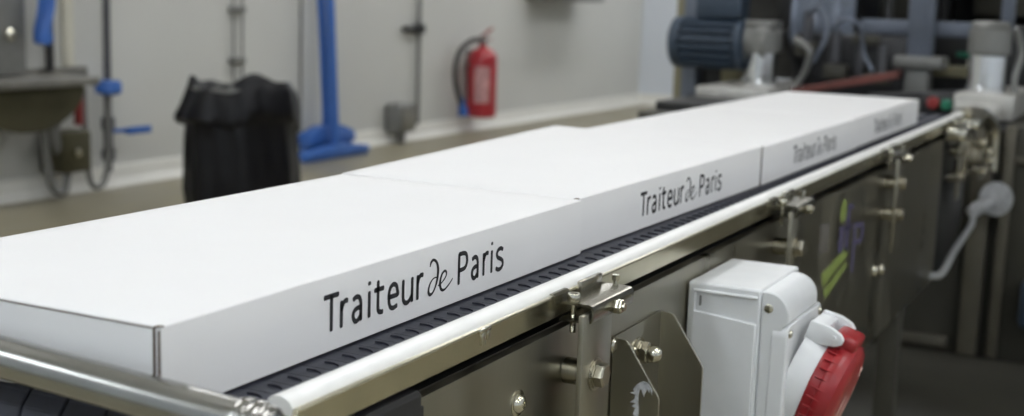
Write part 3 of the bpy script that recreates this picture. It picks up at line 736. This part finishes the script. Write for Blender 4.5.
# wall pipes, rods, conduit
b = MB(); b.cyl((-4.335, 6.10, FL+.10), (-4.335, 6.10, 1.6), .007, seg=12)
tag(b.build('wall_pipe', 'grey'), 'thin grey pipe on the wall just left of the blue handles', 'pipe')
t = thing('wall_conduit', (-4.33, 5.46, -.30), 'pair of thin steel rods clipped to the wall above the bin bag', 'conduit')
for yy in (5.43, 5.51):
    b = MB(); b.cyl((-4.325, yy, -.42), (-4.325, yy, 1.6), .006, seg=12); b.build('rod', 'grey', t)
for zz in (.09, -.205):
    b = MB(); b.box(-4.35, -4.31, 5.41, 5.53, zz-.018, zz+.018, .006); b.build('clip', 'grey', t)
t = thing('wall_conduit', (-4.33, 7.50, -.70), 'grey vertical conduit with a cross fitting left of the fire extinguisher', 'conduit')
b = MB(); b.cyl((-4.32, 7.50, FL+.11), (-4.32, 7.50, 1.6), .015, seg=16); b.build('tube', 'grey', t)
b = MB(); b.cyl((-4.32, 7.30, -.035), (-4.32, 7.56, -.035), .022, seg=16); b.box(-4.35, -4.29, 7.46, 7.54, -.07, .0, .008); b.build('cross_fitting', 'dark', t)
t = thing('junction_box', (-4.30, 7.25, -.66), 'small grey junction box low on the wall beside the conduit', 'junction box')
b = MB(); b.box(-4.345, -4.21, 7.09, 7.30, -.75, -.55, .02, 3); b.build('housing', 'grey', t)
b = MB(); b.box(-4.21, -4.197, 7.11, 7.28, -.73, -.57, .01); b.build('lid', 'fly', t)
b = MB(); b.cyl((-4.27, 7.20, FL), (-4.27, 7.20, -.75), .030, seg=16); b.build('base_tube', 'grey', t)
b = MB(); b.box(-4.35, -4.05, 9.25, 10.25, .190, .42, .02)
tag(b.build('wall_unit', 'grey'), 'grey wall unit whose underside shows at the top edge left of the corner', 'wall unit')
b = MB(); b.cyl((-4.33, 4.16, -.195), (-4.33, 4.16, 1.2), .030, seg=16)
tag(b.build('wall_pipe', 'cream'), 'pale vertical pipe on the wall between the two dark pipes', 'pipe')

# hand wash basin with its pipes
bs = thing('wash_basin', (-4.18, 3.70, -.50), 'stainless wash basin with dark cabinet and pipes at the far left wall', 'wash basin')
b = MB(); b.box(-4.345, -3.98, 3.10, 4.02, -.262, -.222, .006); b.box(-4.345, -4.32, 3.10, 4.28, -.262, -.200, .004); b.build('rim', 'fly', bs)
b = MB()
arc = [(3.30+.33*(1-math.cos(a)), -.255-.21*math.sin(a)) for a in [PI*k/16 for k in range(17)]]
b.prism(arc, 'x', -4.33, -4.02); b.build('bowl', 'bowlm', bs, smooth=40)
b = MB(); b.box(-4.345, -4.22, 3.30, 3.80, -.215, .50, .01); scb = b.build('soap_cabinet', 'grey', bs)
b = MB(); b.lathe([(.03, 0), (.03, .02), (.02, .03), (0, .03)], (-4.22, 3.70, -.03), (1, 0, 0), 20); b.build('cabinet_lock', 'polish', scb)
b = MB(); b.box(-4.32, -4.16, 3.95, 4.14, -.70, -.50, .015); kv = b.build('knee_valve', 'bowlm', bs)
b = MB(); b.lathe([(.022, 0), (.022, .02), (0, .024)], (-4.16, 4.03, -.60), (1, 0, 0), 20); b.build('valve_button', 'polish', kv)
b = Split('drain_pipe', 'grey', bs, dict(smooth=60))
b.tube([(-4.2, 3.86, -.40), (-4.2, 3.88, -.60), (-4.2, 3.92, -.76), (-4.2, 3.99, -.79), (-4.22, 4.04, -.70)], .020)
b.tube([(-4.25, 4.18, -.30), (-4.25, 4.19, -.60), (-4.25, 4.22, -.78), (-4.25, 4.30, -.79), (-4.25, 4.34, -.66), (-4.25, 4.34, -.30)], .015)
b.tube([(-4.22, 3.96, -.27), (-4.20, 3.97, -.38), (-4.2, 3.93, -.50), (-4.2, 3.98, -.60)], .030)
b = MB(); b.cyl((-4.19, 4.085, -.26), (-4.19, 4.085, -.47), .022); b.build('red_valve', 'redb', bs)
vp = thing('supply_pipe', (-4.28, 4.38, -.6), 'dark vertical water pipe with a blue tap handle and a blue lever', 'pipe')
b = MB(); b.cyl((-4.28, 4.375, -.74), (-4.28, 4.375, 1.4), .019, seg=16); b.lathe([(.034, 0), (.034, .05), (.024, .06), (.024, .15), (.034, .16), (.034, .22)], (-4.28, 4.375, -.68), (0, 0, 1), 16); b.build('tube', 'grey2', vp)
b = MB(); b.lathe([(.02, 0), (.058, .01), (.066, .02), (.066, .060), (.058, .075), (0, .080)], (-4.245, 4.345, -.345), (0, 0, 1), 24); b.build('tap_handle', 'blue', vp)
b = MB(); b.box(-4.23, -4.20, 4.44, 4.61, -.550, -.512, .008); b.cyl((-4.28, 4.375, -.53), (-4.215, 4.47, -.53), .012); b.build('lever', 'blue', vp)
b = MB(); b.cyl((-4.30, 4.015, -.215), (-4.30, 4.015, 1.4), .021, seg=16)
tag(b.build('supply_pipe', 'dark'), 'dark vertical pipe rising behind the hanging blue cloth', 'pipe')
# blue cloth hanging
b = MB(); n = 14
def cl(i, j, off):
    u = i/n; v = j/n
    wd_ = .075+.03*v - .03*max(0, v-.7)
    return (-4.20+off+.018*math.sin(9*u+3*v), 3.885+(u-.5)*2*wd_*.62+.01*math.sin(6*v), .20-.26*v - .02*math.sin(PI*u))
vs = {}
for side, off in ((0, 0), (1, .02)):
    for i in range(n+1):
        for j in range(n+1): vs[side, i, j] = b.bm.verts.new(cl(i, j, off))
for side in (0, 1):
    for i in range(n):
        for j in range(n): b.bm.faces.new((vs[side, i, j], vs[side, i+1, j], vs[side, i+1, j+1], vs[side, i, j+1]))
for i in range(n):
    for j in (0, n): b.bm.faces.new((vs[0, i, j], vs[0, i+1, j], vs[1, i+1, j], vs[1, i, j]))
for j in range(n):
    for i in (0, n): b.bm.faces.new((vs[0, i, j], vs[0, i, j+1], vs[1, i, j+1], vs[1, i, j]))
b.cyl((-4.31, 3.885, .19), (-4.18, 3.885, .19), .008, seg=10)
tag(b.build('cloth', 'blue', smooth=60), 'blue cloth hanging on a peg beside the steel cabinet', 'cloth')

b = MB(); b.lathe([(.085, 0), (.090, .02), (.090, .24), (.060, .31), (.024, .34), (.024, .38), (0, .38)], (-4.24, 3.44, FL), (0, 0, 1), 24)
tag(b.build('canister', 'base', smooth=40, origin=(-4.24, 3.44, FL)), 'pale plastic canister on the floor under the wash basin at the left edge', 'canister')
